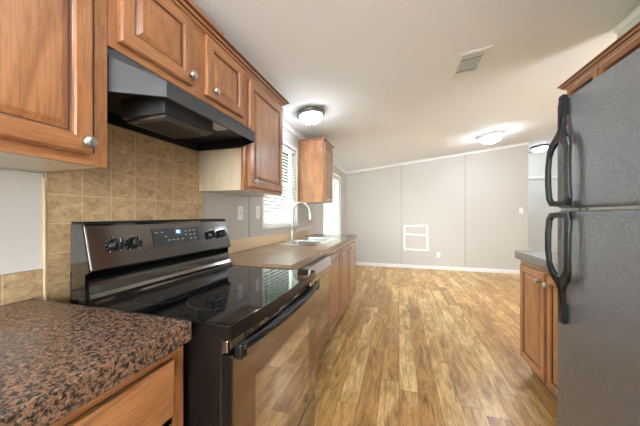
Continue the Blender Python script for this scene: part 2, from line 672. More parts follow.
# outdoors seen between the slats
b = bmesh.new()
box(b, (-30, -25, -0.75), (XW - 0.4, 40, -0.7))
ob = mesh('lawn', b, 'lawn')
tag(ob, 'green lawn outside beyond the two windows', 'lawn', kind='structure')
for k, (x, y, s) in enumerate([(-3.6, 4.6, 1.0), (-3.9, 6.9, 1.15)]):
    b = bmesh.new()
    bmesh.ops.create_icosphere(b, subdivisions=4, radius=1)
    for v in b.verts:
        q = v.co.copy()
        v.co = q * (1 + 0.25 * noise.noise(q * 3) + 0.15 * noise.noise(q * 9))
        v.co.x *= 0.6 * s
        v.co.y *= 0.75 * s
        v.co.z *= 0.9 * s
    r = thing('garden_shrub', ['rounded green shrub outside the sink window', 'rounded green shrub outside the far window'][k], 'shrub', (x, y, -0.7))
    mesh('foliage', b, 'leaf', r, (0, 0, 0.95 * s))
    mesh('stem', tube(bmesh.new(), [(0, 0, 0), (0, 0, 0.4)], 0.05, 8), 'toe', r)


# ------------------------------------------------------------------ cabinetry
def door_bm(w, h, t=0.02, fr=0.058):
    """raised-panel door: back at x=0, front at x=t, spans y 0..w, z 0..h"""
    bm = bmesh.new()
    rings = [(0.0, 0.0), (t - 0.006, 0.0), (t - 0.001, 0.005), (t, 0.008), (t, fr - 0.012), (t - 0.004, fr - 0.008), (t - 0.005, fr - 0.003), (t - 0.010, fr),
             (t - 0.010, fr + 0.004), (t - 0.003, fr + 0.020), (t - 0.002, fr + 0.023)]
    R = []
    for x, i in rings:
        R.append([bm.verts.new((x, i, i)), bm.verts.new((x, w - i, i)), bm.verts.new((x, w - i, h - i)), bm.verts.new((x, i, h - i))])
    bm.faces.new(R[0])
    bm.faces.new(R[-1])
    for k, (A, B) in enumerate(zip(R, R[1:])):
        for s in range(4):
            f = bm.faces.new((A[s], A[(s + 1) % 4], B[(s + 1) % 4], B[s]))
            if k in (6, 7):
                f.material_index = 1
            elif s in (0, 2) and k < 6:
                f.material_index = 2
    return bm


def slab_bm(w, h, t=0.02):
    bm = bmesh.new()
    rings = [(0, 0), (t - 0.008, 0), (t - 0.004, 0.008), (t, 0.010)]
    R = [[bm.verts.new((x, i, i)), bm.verts.new((x, w - i, i)), bm.verts.new((x, w - i, h - i)), bm.verts.new((x, i, h - i))] for x, i in rings]
    bm.faces.new(R[0])
    bm.faces.new(R[-1])
    for A, B in zip(R, R[1:]):
        for s in range(4):
            bm.faces.new((A[s], A[(s + 1) % 4], B[(s + 1) % 4], B[s]))
    return bm


def knob(parent, x, y, z, s=1.0):
    b = bmesh.new()
    lathe(b, [(0.006 * s, 0), (0.005 * s, 0.010 * s), (0.007 * s, 0.014 * s), (0.0155 * s, 0.018 * s), (0.0165 * s, 0.022 * s), (0.013 * s, 0.027 * s), (0.006 * s, 0.0295 * s), (0, 0.030 * s)], (0, 0, 0), 'x', 24)
    o = mesh('knob', b, 'nickel', parent, (x, y, z))
    o['label'] = 'brushed nickel round knob'
    return o


def cabinet(name, label, loc, w, depth, h, doors, rz=0.0, drawers=(), toe=0.0, group=None, near_side='wood', bottom='cream', kn=None, body_top=True):
    """local: x out from wall, y along, z up. doors: (y0, y1, z0, z1, knob_y, knob_z)"""
    r = thing(name, label, 'cabinet', loc, rz, group)
    b = bmesh.new()
    z0 = toe
    box(b, (0.0, 0.0, z0), (depth - 0.02, 0.012, h), mi=1)                    # near side
    box(b, (0.0, w - 0.012, z0), (depth - 0.02, w, h), mi=0)                  # far side
    if not toe:
        box(b, (0.0, 0.012, h - 0.012), (depth - 0.02, w - 0.012, h), mi=0)
    box(b, (0.0, 0.012, z0), (depth - 0.02, w - 0.012, z0 + 0.012), mi=2)
    box(b, (0.0, 0.012, z0 + 0.012), (0.006, w - 0.012, h - 0.012), mi=2)
    mesh('body', b, ['wood', near_side, bottom], r)
    b = bmesh.new()
    if near_side != 'wood':
        box(b, (0.0, -0.004, z0), (0.02, -0.0005, h))
        box(b, (depth - 0.045, -0.004, z0), (depth - 0.02, -0.0005, h))
        box(b, (0.02, -0.004, z0), (depth - 0.045, -0.0005, z0 + 0.02))
        mesh('side_trim', b, near_side, r)
    else:
        b.free()
    # face frame with openings behind the doors
    b = bmesh.new()
    fx0, fx1 = depth - 0.0195, depth
    st = 0.038
    cuts = sorted([(d[0], d[1]) for d in doors] + [(d[0], d[1]) for d in drawers])
    box(b, (fx0, 0, z0), (fx1, st, h))
    box(b, (fx0, w - st, z0), (fx1, w, h))
    box(b, (fx0, st, h - st), (fx1, w - st, h), mi=1)
    box(b, (fx0, st, z0), (fx1, w - st, z0 + st), mi=1)
    ds = sorted(doors)
    for d0, d1 in zip(ds, ds[1:]):
        m0, m1 = d0[1] - 0.012, d1[0] + 0.012
        if m1 - m0 < 0.03:
            c = (m0 + m1) / 2
            m0, m1 = c - 0.02, c + 0.02
        box(b, (fx0, m0, z0 + st), (fx1, m1, h - st))
    for d_ in drawers:
        box(b, (fx0, st, d_[2] - 0.03), (fx1, w - st, d_[2] + 0.008), mi=1)
    mesh('face_frame', b, ['wood', 'wood_h'], r)
    for (y0, y1, za, zb, ky, kz) in doors:
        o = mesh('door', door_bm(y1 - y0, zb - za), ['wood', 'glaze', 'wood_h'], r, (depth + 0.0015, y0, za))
        if ky is not None:
            knob(o, 0.0195, ky - y0, kz - za, 1.15)
    for (y0, y1, za, zb) in drawers:
        mesh('drawer', slab_bm(y1 - y0, zb - za), ['wood_h'], r, (depth + 0.0015, y0, za))
    if toe:
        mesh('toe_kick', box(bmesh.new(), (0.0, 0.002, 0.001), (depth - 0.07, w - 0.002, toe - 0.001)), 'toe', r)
    return r


UD = 0.34  # upper depth
UZ = 1.385
UT = 2.13
cabinet('wall_cabinet', 'large cherry wood upper cabinet at the left edge of the photo', (XW + 0.001, -0.22, UZ - 0.01), 0.847, UD, UT - UZ + 0.01,
        [(0.03, 0.355, 0.03, 0.715, None, 0), (0.445, 0.795, 0.03, 0.715, 0.77, 0.062)], bottom='cream')
cabinet('wall_cabinet', 'short cherry wood upper cabinet with two doors above the black range hood', (XW + 0.001, 0.6285, 1.78), 0.79, UD, UT - 1.78,
        [(0.028, 0.355, 0.028, 0.328, 0.333, 0.066), (0.443, 0.767, 0.028, 0.328, 0.488, 0.062)])
cabinet('wall_cabinet', 'tall cherry wood upper cabinet with cream side between range hood and sink window', (XW + 0.001, 1.4200, UZ - 0.01), 0.55, UD, UT - UZ,
        [(0.04, 0.53, 0.025, 0.71, 0.075, 0.06)], near_side='cream')
cabinet('wall_cabinet', 'small cherry wood upper cabinet between the two windows under the nickel lamp', (XW + 0.001, 3.20, 1.385), 0.455, UD, 0.795,
        [(0.03, 0.425, 0.025, 0.76, 0.06, 0.06)], bottom='wood')


def crown(name, label, x_face, y0, y1, z0, z1, sgn=1, far=True, near=False, proj=0.045):
    """stepped cornice that projects from a cabinet face (sgn +1: towards +x), with end returns"""
    prof = [(0.002, z0), (0.012, z0), (0.016, z0 + 0.25 * (z1 - z0)), (0.026, z0 + 0.40 * (z1 - z0)), (0.030, z0 + 0.70 * (z1 - z0)), (proj, z0 + 0.80 * (z1 - z0)), (proj, z1), (0.002, z1)]
    bm = bmesh.new()
    A, B = [], []
    for (p, z) in prof:
        A.append(bm.verts.new((x_face + sgn * p, y0 - (p if near else 0), z)))
        B.append(bm.verts.new((x_face + sgn * p, y1 + (p if far else 0), z)))
    n = len(prof)
    bm.faces.new(A)
    bm.faces.new(B)
    for i in range(n):
        j = (i + 1) % n
        f = bm.faces.new((A[i], A[j], B[j], B[i]))
        if i in (2, 4):
            f.material_index = 1
    ends = ([(y1, 1)] if far else []) + ([(y0, -1)] if near else [])
    for ye, s in ends:
        A = [bm.verts.new((x_face + sgn * p, ye + s * p, z)) for p, z in prof]
        B = [bm.verts.new((x_face - sgn * 0.33, ye + s * p, z)) for p, z in prof]
        bm.faces.new(A)
        bm.faces.new(B)
        for i in range(n):
            j = (i + 1) % n
            f = bm.faces.new((A[i], A[j], B[j], B[i]))
            if i in (2, 4):
                f.material_index = 1
    o = mesh(name, bm, ['wood_h', 'glaze'])
    return tag(o, label, 'molding')


crown('crown_molding', 'long stepped cherry wood crown molding along the top of the left upper cabinets', XW + UD + 0.001, -0.22, 1.98, UT - 0.01, UT + 0.022)
crown('crown_molding', 'short cherry wood crown molding around the top of the small cabinet between windows', XW + UD + 0.001, 3.20, 3.655, 2.168, 2.198, near=True, proj=0.03)
o = bx('cabinet_top_board', (XW + UD - 0.06, -0.22, UT + 0.0235), (XW + UD + 0.036, 1.185, UT + 0.047), 'wood_h', bev=0.003)
tag(o, 'extra cherry wood strip lying on top of the left crown molding above the hood cabinet', 'molding')

# base cabinets
cabinet('base_cabinet', 'cherry wood base cabinet with drawer under the dark granite countertop by the range', (XW + 0.002, -0.5, 0), 1.122, 0.653, 0.862,
        [(0.04, 0.52, 0.13, 0.63, None, 0), (0.57, 1.08, 0.13, 0.63, None, 0)], drawers=[(0.04, 0.52, 0.672, 0.822), (0.57, 1.078, 0.672, 0.822)], toe=0.10)
cabinet('base_cabinet', 'long cherry wood sink base cabinet with three doors beside the dishwasher', (XW + 0.002, 2.215, 0), 1.60, 0.64, 0.875,
        [(0.03, 0.545, 0.13, 0.845, 0.505, 0.80), (0.565, 1.045, 0.13, 0.845, 0.605, 0.80), (1.065, 1.565, 0.13, 0.845, 1.105, 0.80)], toe=0.10)
cabinet('base_cabinet', 'cherry wood base cabinet on the right side just beyond the black refrigerator', (XR - 0.002, 2.465, 0), 1.165, 0.60, 0.872,
        [(0.035, 0.40, 0.118, 0.838, 0.355, 0.775), (0.425, 0.80, 0.118, 0.838, 0.46, 0.775)], rz=PI, toe=0.10, bottom='wood')


# countertops
def counter_bm(x0, x1, y0, y1, z0, z1, cut=None, nose=0.0, sg=1):
    bm = bmesh.new()
    if cut is None:
        box(bm, (x0, y0, z0), (x1, y1, z1), 0.005, 3)
    else:
        a, c, d, e = cut
        # frame of four pieces round the sink hole, flush so they read as one slab
        V = {}
        xs = [x0, a, c, x1]
        yy = [y0, d, e, y1]
        for zi, z in enumerate((z0, z1)):
            for i, x in enumerate(xs):
                for j, y in enumerate(yy):
                    V[i, j, zi] = bm.verts.new((x, y, z))
        for i in range(3):
            for j in range(3):
                if (i, j) == (1, 1):
                    continue
                for zi in (0, 1):
                    bm.faces.new([V[i, j, zi], V[i + 1, j, zi], V[i + 1, j + 1, zi], V[i, j + 1, zi]])
        for i in range(3):
            for j in (0, 3):
                bm.faces.new([V[i, j, 0], V[i + 1, j, 0], V[i + 1, j, 1], V[i, j, 1]])
                bm.faces.new([V[j, i, 0], V[j, i + 1, 0], V[j, i + 1, 1], V[j, i, 1]])
        for j, k in ((1, 1), (2, 1)):
            bm.faces.new([V[1, j, 0], V[2, j, 0], V[2, j, 1], V[1, j, 1]])
            bm.faces.new([V[j, 1, 0], V[j, 2, 0], V[j, 2, 1], V[j, 1, 1]])
    return bm


o = mesh('countertop', counter_bm(XW + 0.002, -0.562, -0.5, 0.610, 0.864, 0.921), 'granite')
tag(o, 'dark brown and orange speckled countertop in the near left corner', 'countertop')
SINK = (-1.20, -0.755, 2.40, 3.24)
r = thing('countertop', 'long laminate countertop with tan glare in its colour holding the stainless sink', 'countertop', (0, 0, 0))
mesh('slab', counter_bm(XW + 0.002, -0.605, 1.432, 3.93, 0.878, 0.925, cut=(SINK[0] + 0.015, SINK[1] - 0.015, SINK[2] + 0.015, SINK[3] - 0.015)), 'counter_tan_glare', r)
o = bx('edge_chip', (-0.6055, 2.02, 0.897), (-0.6035, 2.06, 0.915), 'orange', r)
o['label'] = 'small orange chip in the counter edge'
o = bx('backsplash_strip', (XW + 0.002, 1.455, 0.926), (XW + 0.020, 3.62, 1.022), 'counter_splash', bev=0.003)
tag(o, 'low tan laminate backsplash strip along the wall behind the sink', 'backsplash')
o = mesh('countertop', counter_bm(0.895, XR - 0.002, 1.285, 2.49, 0.874, 0.935), 'counter_grey_glare')
tag(o, 'countertop with grey glare in its colour on the right behind the refrigerator', 'countertop')

# tiles and the white board
o = bx('tile_backsplash', (XW + 0.001, 0.642, 0.70), (XW + 0.010, 1.455, 1.778), 'tile')
tag(o, 'tan stone look tile backsplash covering the wall behind the range', 'backsplash')
o = bx('tile_border', (XW + 0.001, 0.6325, 0.70), (XW + 0.0115, 0.641, 1.36), 'counter_splash', bev=0.002)
tag(o, 'thin pale edge strip between white board and tan tile wall', 'trim')
o = bx('tile_strip', (XW + 0.001, -0.5, 0.9225), (XW + 0.010, 0.6315, 1.022), 'tile_row', bev=0.001)
tag(o, 'single row of tan tiles along the wall above the granite countertop', 'backsplash')
o = bx('wall_board', (XW + 0.001, -0.5, 1.024), (XW + 0.006, 0.6315, 1.373), 'white_board')
tag(o, 'plain pale wall board between the tile row and large upper cabinet', 'wall board')

# ------------------------------------------------------------------ range hood
r = thing('range_hood', 'black under cabinet range hood with chamfered front above the range', 'range hood', (XW + 0.012, 0.632, 0))
W = 0.766
XFc = UD - 0.012    # cabinet front in hood coordinates
XFh = XFc + 0.148   # hood lip
ch = 0.09


def hood_poly(off):
    return [(off, off), (XFc - off * 0.3, off), (XFh - off, ch + off * 0.3), (XFh - off, W - ch - off * 0.3), (XFc - off * 0.3, W - off), (off, W - off)]


zb, zm, zt = 1.630, 1.684, 1.778
b = bmesh.new()
P0 = hood_poly(0)
zmid = [1.745, 1.745, zm, zm, 1.745, 1.745]
lo = [b.verts.new((x, y, zb)) for x, y in P0]
mi_ = [b.verts.new((x, y, z)) for (x, y), z in zip(P0, zmid)]
hi = [b.verts.new((x, y, zt)) for x, y in [(0, 0), (XFc - 0.012, 0), (XFc - 0.001, 0.02), (XFc - 0.001, W - 0.02), (XFc - 0.012, W), (0, W)]]
pi_ = hood_poly(0.012)
li = [b.verts.new((x, y, zb)) for x, y in pi_]
ui = [b.verts.new((x, y, zm - 0.004)) for x, y in pi_]
for i in range(6):
    j = (i + 1) % 6
    b.faces.new((lo[i], lo[j], mi_[j], mi_[i]))
    b.faces.new((mi_[i], mi_[j], hi[j], hi[i]))
    b.faces.new((lo[i], lo[j], li[j], li[i]))
    f = b.faces.new((li[i], li[j], ui[j], ui[i]))
    f.material_index = 1
b.faces.new(hi)
f = b.faces.new(ui)
f.material_index = 1
mesh('hood_shell', b, ['hood_black', 'hood_inner'], r)
b = bmesh.new()
box(b, (0.19, 0.14, 1.602), (0.41, 0.41, zm - 0.0055), 0.004)
hb = mesh('fan_box', b, 'hood_black', r)
b = bmesh.new()
box(b, (0.20, 0.155, 1.590), (0.40, 0.395, 1.6015), 0.002)
ff = mesh('filter_frame', b, 'filter_frame', hb)
mesh('grease_filter', box(bmesh.new(), (0.225, 0.18, 1.5870), (0.375, 0.37, 1.5898)), 'filter', hb)
mesh('lamp_lens', box(bmesh.new(), (0.30, 0.45, 1.682), (0.44, 0.58, zm - 0.0045), 0.002), 'white_board', r)

# ------------------------------------------------------------------ range
ST = thing('range', 'black electric range with glass cooktop pulled slightly forward between counters', 'range', (-1.113, 0.632, 0))
SW = 0.775
mesh('body', box(bmesh.new(), (0.012, 0.004, 0.02), (0.629, SW - 0.004, 0.868), 0.003), 'black_enamel', ST)
for y in (0.05, SW - 0.05):
    for x in (0.06, 0.58):
        mesh('leveling_foot', lathe(bmesh.new(), [(0.018, 0), (0.018, 0.008), (0.008, 0.010), (0.008, 0.0205)], (x, y, 0), seg=16), 'black_plastic', ST)
# cooktop with bowed front
b = bmesh.new()
N = 16
front = []
for i in range(N + 1):
    s = i / N
    front.append((0.664 + 0.018 * (1 - (2 * s - 1) ** 2), 0.0 + SW * s))
poly = [(0.07, 0.0)] + front + [(0.07, SW)]
prism(b, poly, 0.869, 0.910)
bmesh.ops.recalc_face_normals(b, faces=b.faces[:])
es = [e for e in b.edges if all(abs(v.co.z - 0.910) < 1e-5 for v in e.verts) and len(e.link_faces) == 2]
bmesh.ops.bevel(b, geom=es, offset=0.006, segments=3, profile=0.5, affect='EDGES')
for f in b.faces:
    if f.normal.z < 0.9:
        f.material_index = 1
ct = mesh('cooktop', b, ['glass_black', 'black_enamel'], ST)
ct['label'] = 'black glass cooktop with printed burner rings'


def ring_bm(r, w=0.0016):
    bm = bmesh.new()
    n = 64
    A, B = [], []
    for i in range(n):
        a = 2 * PI * i / n
        A.append(bm.verts.new(((r - w) * math.cos(a), (r - w) * math.sin(a), 0)))
        B.append(bm.verts.new(((r + w) * math.cos(a), (r + w) * math.sin(a), 0)))
    for i in range(n):
        j = (i + 1) % n
        bm.faces.new((A[i], B[i], B[j], A[j]))
    return bm


for (x, y, rad) in ((0.25, 0.15, 0.085), (0.48, 0.19, 0.108), (0.25, 0.57, 0.105), (0.49, 0.58, 0.082)):
    b = ring_bm(rad)
    box(b, (-0.003, -0.016, -0.0001), (0.003, 0.016, 0.0001))
    mesh('burner_ring', b, 'ring_print', ct, (x, y, 0.9103))

# backguard: lower slope, tilted control panel
b = bmesh.new()
prism(b, [(0.0, 0.911), (0.085, 0.911), (0.080, 0.992), (0.060, 1.021), (0.0, 1.021)], 0.004, SW - 0.004, 'y')
mesh('backguard', b, 'black_enamel', ST)
b = bmesh.new()
rp = [(0.086, 0.911), (0.128, 0.911), (0.128, 0.917), (0.120, 0.924), (0.108, 0.932), (0.102, 0.945), (0.100, 0.975), (0.097, 0.986), (0.090, 0.992), (0.0815, 0.992)]
prism(b, rp, 0.002, SW - 0.002, 'y')
mesh('splash_rail', b, 'black_steel', ST)
CP = [(0.004, 1.022), (0.108, 1.022), (0.113, 1.030), (0.078, 1.180), (0.070, 1.190), (0.004, 1.190)]
b = bmesh.new()
prism(b, CP, 0.0, SW, 'y')
es = [e for e in b.edges if abs(e.verts[0].co.y - e.verts[1].co.y) < 1e-6]
bmesh.ops.bevel(b, geom=es, offset=0.005, segments=2, profile=0.5, affect='EDGES')
cpn = mesh('control_panel', b, 'black_steel', ST)
bx('top_cap', (0.008, 0.002, 1.1905), (0.072, SW - 0.002, 1.197), 'black_enamel', ST, 0.002)
for yy in (-0.0045, SW + 0.0005):
    b = bmesh.new()
    prism(b, [(0.022, 0.911), (0.086, 0.911), (0.090, 1.015), (0.110, 1.024), (0.072, 1.188), (0.022, 1.188)], yy, yy + 0.004, 'y')
    mesh('end_cap', b, 'black_steel', ST)
tilt = math.atan2(0.035, 0.15)


def on_panel(ob, y, z, out=0.0):
    x = 0.113 - (z - 1.030) * 0.035 / 0.15 + out
    ob.location = (x, y, z)
    ob.rotation_euler = (0, -tilt, 0)
    ob.parent = ST
    return ob


for y in (0.088, 0.163, 0.612, 0.700):
    b = bmesh.new()
    lathe(b, [(0.024, 0.0), (0.024, 0.006), (0.021, 0.009), (0.0205, 0.022), (0.0185, 0.025), (0, 0.0255)], (0, 0, 0), 'x', 28)
    k = on_panel(mesh('control_knob', b, 'black_plastic'), y, 1.108, 0.0005)
    g = mesh('knob_grip', box(bmesh.new(), (0.0245, -0.0065, -0.021), (0.034, 0.0065, 0.021), 0.002), 'black_plastic', k)
    mesh('pointer', box(bmesh.new(), (0.034, -0.001, 0.004), (0.0346, 0.001, 0.020)), 'print_white', k)
    b = bmesh.new()
    n = 11
    for i in range(n):
        a = math.radians(-140 + 280 * i / (n - 1))
        s = 0.0018 if i % 5 == 0 else 0.0011
        yy, zz = 0.030 * math.sin(a), 0.030 * math.cos(a)
        box(b, (0, yy - s, zz - s), (0.0004, yy + s, zz + s))
    on_panel(mesh('dial_print', b, 'print_white'), y, 1.108, 0.0004)
dp = on_panel(mesh('display_panel', box(bmesh.new(), (0, -0.135, -0.036), (0.0018, 0.135, 0.036), 0.0008), 'display'), 0.385, 1.122, 0.0004)


def seg_digit(b, d, y, z, w=0.0055, h=0.012, t=0.0013):
    segs = {'0': 'abcdef', '1': 'bc', '2': 'abged', '3': 'abgcd', '4': 'fgbc', '5': 'afgcd', '6': 'afgedc', '7': 'abc', '8': 'abcdefg', '9': 'abcdfg'}[d]
    R = {'a': (0, h, w, h), 'g': (0, h / 2, w, h / 2), 'd': (0, 0, w, 0), 'f': (0, h / 2, 0, h), 'b': (w, h / 2, w, h), 'e': (0, 0, 0, h / 2), 'c': (w, 0, w, h / 2)}
    for s in segs:
        a = R[s]
        box(b, (0, y + a[0] - t / 2, z + a[1] - t / 2), (0.0004, y + a[2] + t / 2, z + a[3] + t / 2))


b = bmesh.new()
box(b, (0.0019, -0.016, 0.006), (0.0021, 0.026, 0.030))
mesh('clock_window', b, plain('clock_window_blue', (70, 96, 130), 0.2), dp)
b = bmesh.new()
for i, dgt in enumerate('88'):
    seg_digit(b, dgt, -0.004 + i * 0.010, 0.012)
mesh('clock_digits', b, 'clock', dp, (0.0022, 0, 0))
b = bmesh.new()
for yy, zz in [(-0.115, 0.02), (-0.085, 0.02), (-0.07, 0.0), (-0.055, -0.018), (-0.03, -0.018), (-0.005, -0.018), (0.025, -0.018), (0.05, 0.018), (0.05, 0.0), (0.078, 0.02), (0.078, 0.0), (0.078, -0.02), (0.105, 0.02), (0.105, 0.0), (0.105, -0.02)]:
    box(b, (0.0019, yy - 0.006, zz - 0.002), (0.0023, yy + 0.006, zz + 0.002))
mesh('touch_key_print', b, plain('grey_key_print', (150, 150, 148), 0.4), dp)

# vent panel, oven door, handle, drawer
b = bmesh.new()
box(b, (0.6295, 0.004, 0.826), (0.650, SW - 0.004, 0.864), 0.003)
vp = mesh('vent_panel', b, 'black_steel', ST)
for i in range(4):
    for q in range(5):
        y = 0.09 + i * 0.155 + q * 0.020
        bx('vent_slot', (0.6502, y, 0.834), (0.6512, y + 0.011, 0.858), 'dark_slot', vp)
b = box(bmesh.new(), (0.6300, 0.004, 0.245), (0.666, SW - 0.004, 0.822), 0.003, 2)
bmesh.ops.recalc_face_normals(b, faces=b.faces[:])
for f in b.faces:
    if f.normal.x < 0.95:
        f.material_index = 1
od = mesh('oven_door', b, ['door_mirror', 'black_enamel'], ST)
b = bmesh.new()
box(b, (0.6662, 0.125, 0.33), (0.6670, SW - 0.125, 0.70), 0.0003)
mesh('oven_window', b, 'oven_window', od)
b = bmesh.new()
lathe(b, [(0.010, 0), (0.009, 0.0015), (0, 0.002)], (0, 0, 0), 'x', 24)
for v in b.verts:
    v.co.z *= 1.9
bdg = mesh('badge', b, 'nickel', od, (0.6675, SW * 0.80, 0.295))
bdg['label'] = 'small oval silver badge'
b = bmesh.new()
pts = []
for i in range(25):
    s_ = i / 24
    y = 0.022 + (SW - 0.044) * s_
    x = 0.682 + 0.028 * (1 - (2 * s_ - 1) ** 2) ** 0.8
    pts.append((x, y, 0.842))
tube(b, pts, 0.0135, 14, 0.8)
hd = mesh('handle', b, 'handle', od)
hd['label'] = 'bowed black towel bar handle'
for y in (0.024, SW - 0.024):
    mesh('handle_bracket', box(bmesh.new(), (0.6665, y - 0.016, 0.812), (0.692, y + 0.016, 0.856), 0.005), 'handle', od)
mesh('storage_drawer', box(bmesh.new(), (0.6300, 0.004, 0.05), (0.664, SW - 0.004, 0.238), 0.006, 3), 'door_mirror', ST)

# ------------------------------------------------------------------ dishwasher
r = thing('dishwasher', 'black dishwasher under the long counter between range and sink cabinet', 'dishwasher', (XW + 0.06, 1.60, 0))
mesh('body', box(bmesh.new(), (0.0, 0.003, 0.10), (0.585, 0.605, 0.872)), 'black_enamel', r)
mesh('door_panel', box(bmesh.new(), (0.5855, 0.003, 0.12), (0.622, 0.605, 0.735), 0.006, 3), 'door_mirror', r)
b = bmesh.new()
prism(b, [(0.5855, 0.738), (0.624, 0.738), (0.640, 0.80), (0.628, 0.868), (0.5855, 0.872)], 0.003, 0.605, 'y')
mesh('control_strip', b, 'steel_reflection', r)
mesh('kick_plate', box(bmesh.new(), (0.0, 0.003, 0.001), (0.54, 0.605, 0.098)), 'black_plastic', r)
o = bx('filler_panel', (XW + 0.06, 1.436, 0.001), (-0.64, 1.590, 0.874), 'wood')
tag(o, 'narrow wood filler panel between range and dishwasher', 'panel')

# ------------------------------------------------------------------ sink and faucet
r = thing('sink', 'double bowl stainless steel sink set into the long counter below the window', 'sink', (0, 0, 0.925))
x0, x1, y0, y1 = SINK
b = bmesh.new()
ym = (y0 + y1) / 2
xs_ = [x0, x0 + 0.075, x1 - 0.035, x1]
ys_ = [y0, y0 + 0.03, ym - 0.02, ym + 0.02, y1 - 0.03, y1]
V = {}
for i, x in enumerate(xs_):
    for j, y in enumerate(ys_):
        edge = i in (0, 3) or j in (0, 5)
        V[i, j] = b.verts.new((x, y, 0.0012 if edge else 0.006))
for i in range(3):
    for j in range(5):
        if i == 1 and j in (1, 3):
            continue
        b.faces.new((V[i, j], V[i + 1, j], V[i + 1, j + 1], V[i, j + 1]))
mesh('rim', b, 'steel', r)
for (a, c) in ((ys_[1], ys_[2]), (ys_[3], ys_[4])):
    b = bmesh.new()
    lv = [(0.0, 0.006), (0.004, -0.004), (0.014, -0.15), (0.05, -0.175)]
    R = []
    for ins, z in lv:
        ring = []
        cx0, cx1, cy0, cy1 = xs_[1] + ins, xs_[2] - ins, a + ins, c - ins
        rr = 0.045
        if ins == 0.0:
            rr = 0.0001
        for (qx, qy, a0) in ((cx1 - rr, cy1 - rr, 0), (cx0 + rr, cy1 - rr, 90), (cx0 + rr, cy0 + rr, 180), (cx1 - rr, cy0 + rr, 270)):
            for k in range(6):
                an = math.radians(a0 + 18 * k)
                ring.append(b.verts.new((qx + rr * math.cos(an), qy + rr * math.sin(an), z)))
        R.append(ring)
    for A, B in zip(R, R[1:]):
        for i in range(24):
            f = b.faces.new((A[i], A[(i + 1) % 24], B[(i + 1) % 24], B[i]))
            f.smooth = True
    b.faces.new(R[-1])
    bo = mesh('bowl', b, 'steel', r)
    mesh('drain', lathe(bmesh.new(), [(0.045, -0.1745), (0.045, -0.172), (0.03, -0.1725), (0, -0.173)], ((xs_[1] + xs_[2]) / 2, (a + c) / 2, 0)), 'chrome', bo)

r = thing('faucet', 'brushed nickel gooseneck pull down faucet standing behind the sink bowls', 'faucet', (-1.16, 2.77, 0.9315))
b = bmesh.new()
box(b, (-0.028, -0.12, 0.0), (0.028, 0.12, 0.007), 0.004)
mesh('deck_plate', b, 'nickel', r)
b = bmesh.new()
lathe(b, [(0.027, 0.0072), (0.026, 0.012), (0.021, 0.02), (0.021, 0.09), (0.019, 0.105), (0.014, 0.112)], seg=24)
mesh('faucet_body', b, 'nickel', r)
pts = [(0, 0, 0.10), (0, 0, 0.20), (0, 0, 0.325)]
R_ = 0.105
for k in range(1, 13):
    a = PI - (PI * 1.0) * k / 12
    pts.append((R_ + R_ * math.cos(a), 0, 0.325 + R_ * math.sin(a) * 0.95))
pts.append((2 * R_ + 0.004, 0, 0.305))
b = bmesh.new()
tube(b, pts, 0.0125, 14)
mesh('spout', b, 'nickel', r)
b = bmesh.new()
tube(b, [(2 * R_ + 0.004, 0, 0.306), (2 * R_ + 0.006, 0, 0.29), (2 * R_ + 0.01, 0, 0.255), (2 * R_ + 0.013, 0, 0.23)], [0.0145, 0.016, 0.018, 0.019], 14)
mesh('spray_head', b, 'nickel', r)
b = bmesh.new()
tube(b, [(0.012, 0.015, 0.065), (0.02, 0.04, 0.075), (0.03, 0.075, 0.098), (0.04, 0.11, 0.125)], [0.013, 0.010, 0.007, 0.0075], 10)
mesh('lever_handle', b, 'nickel', r)

# ------------------------------------------------------------------ refrigerator
FX = 0.600
FY0, FY1 = 0.52, 1.275
r = thing('refrigerator', 'black pebbled top freezer refrigerator along the right edge of the photo', 'refrigerator', (0, 0, 0))
mesh('body', box(bmesh.new(), (FX + 0.07, FY0 + 0.004, 0.03), (1.40, FY1 - 0.004, 1.640), 0.006), 'fridge', r)
mesh('kick_grille', box(bmesh.new(), (FX + 0.045, FY0 + 0.01, 0.012), (FX + 0.0695, FY1 - 0.01, 0.085), 0.003), 'black_plastic', r)
for x in (0.75, 1.33):
    for y in (FY0 + 0.07, FY1 - 0.07):
        mesh('roller_foot', lathe(bmesh.new(), [(0.02, 0), (0.02, 0.0295)], (x, y, 0), seg=16), 'black_plastic', r)
fz = mesh('freezer_door', box(bmesh.new(), (FX, FY0, 1.246), (FX + 0.065, FY1, 1.662), 0.012, 4), 'fridge', r)
fd = mesh('fridge_door', box(bmesh.new(), (FX, FY0, 0.095), (FX + 0.065, FY1, 1.236), 0.012, 4), 'fridge', r)
o = mesh('door_gasket', box(bmesh.new(), (FX + 0.012, FY0 + 0.01, 1.2368), (FX + 0.06, FY1 - 0.006, 1.2452)), plain('pale_gasket', (170, 168, 164), 0.4), r)
o['label'] = 'pale strip between the two doors'
mesh('hinge_cover', box(bmesh.new(), (FX + 0.01, FY0 + 0.02, 1.663), (FX + 0.10, FY0 + 0.10, 1.680), 0.004), 'black_plastic', r)
for y in (1.115, 1.150):
    b = bmesh.new()
    lathe(b, [(0.003, 0), (0.003, -0.002), (0, -0.0025)], (FX + 0.0118, y, 1.241), 'x', 10)
    mesh('gasket_screw', b, 'dark_slot', o)


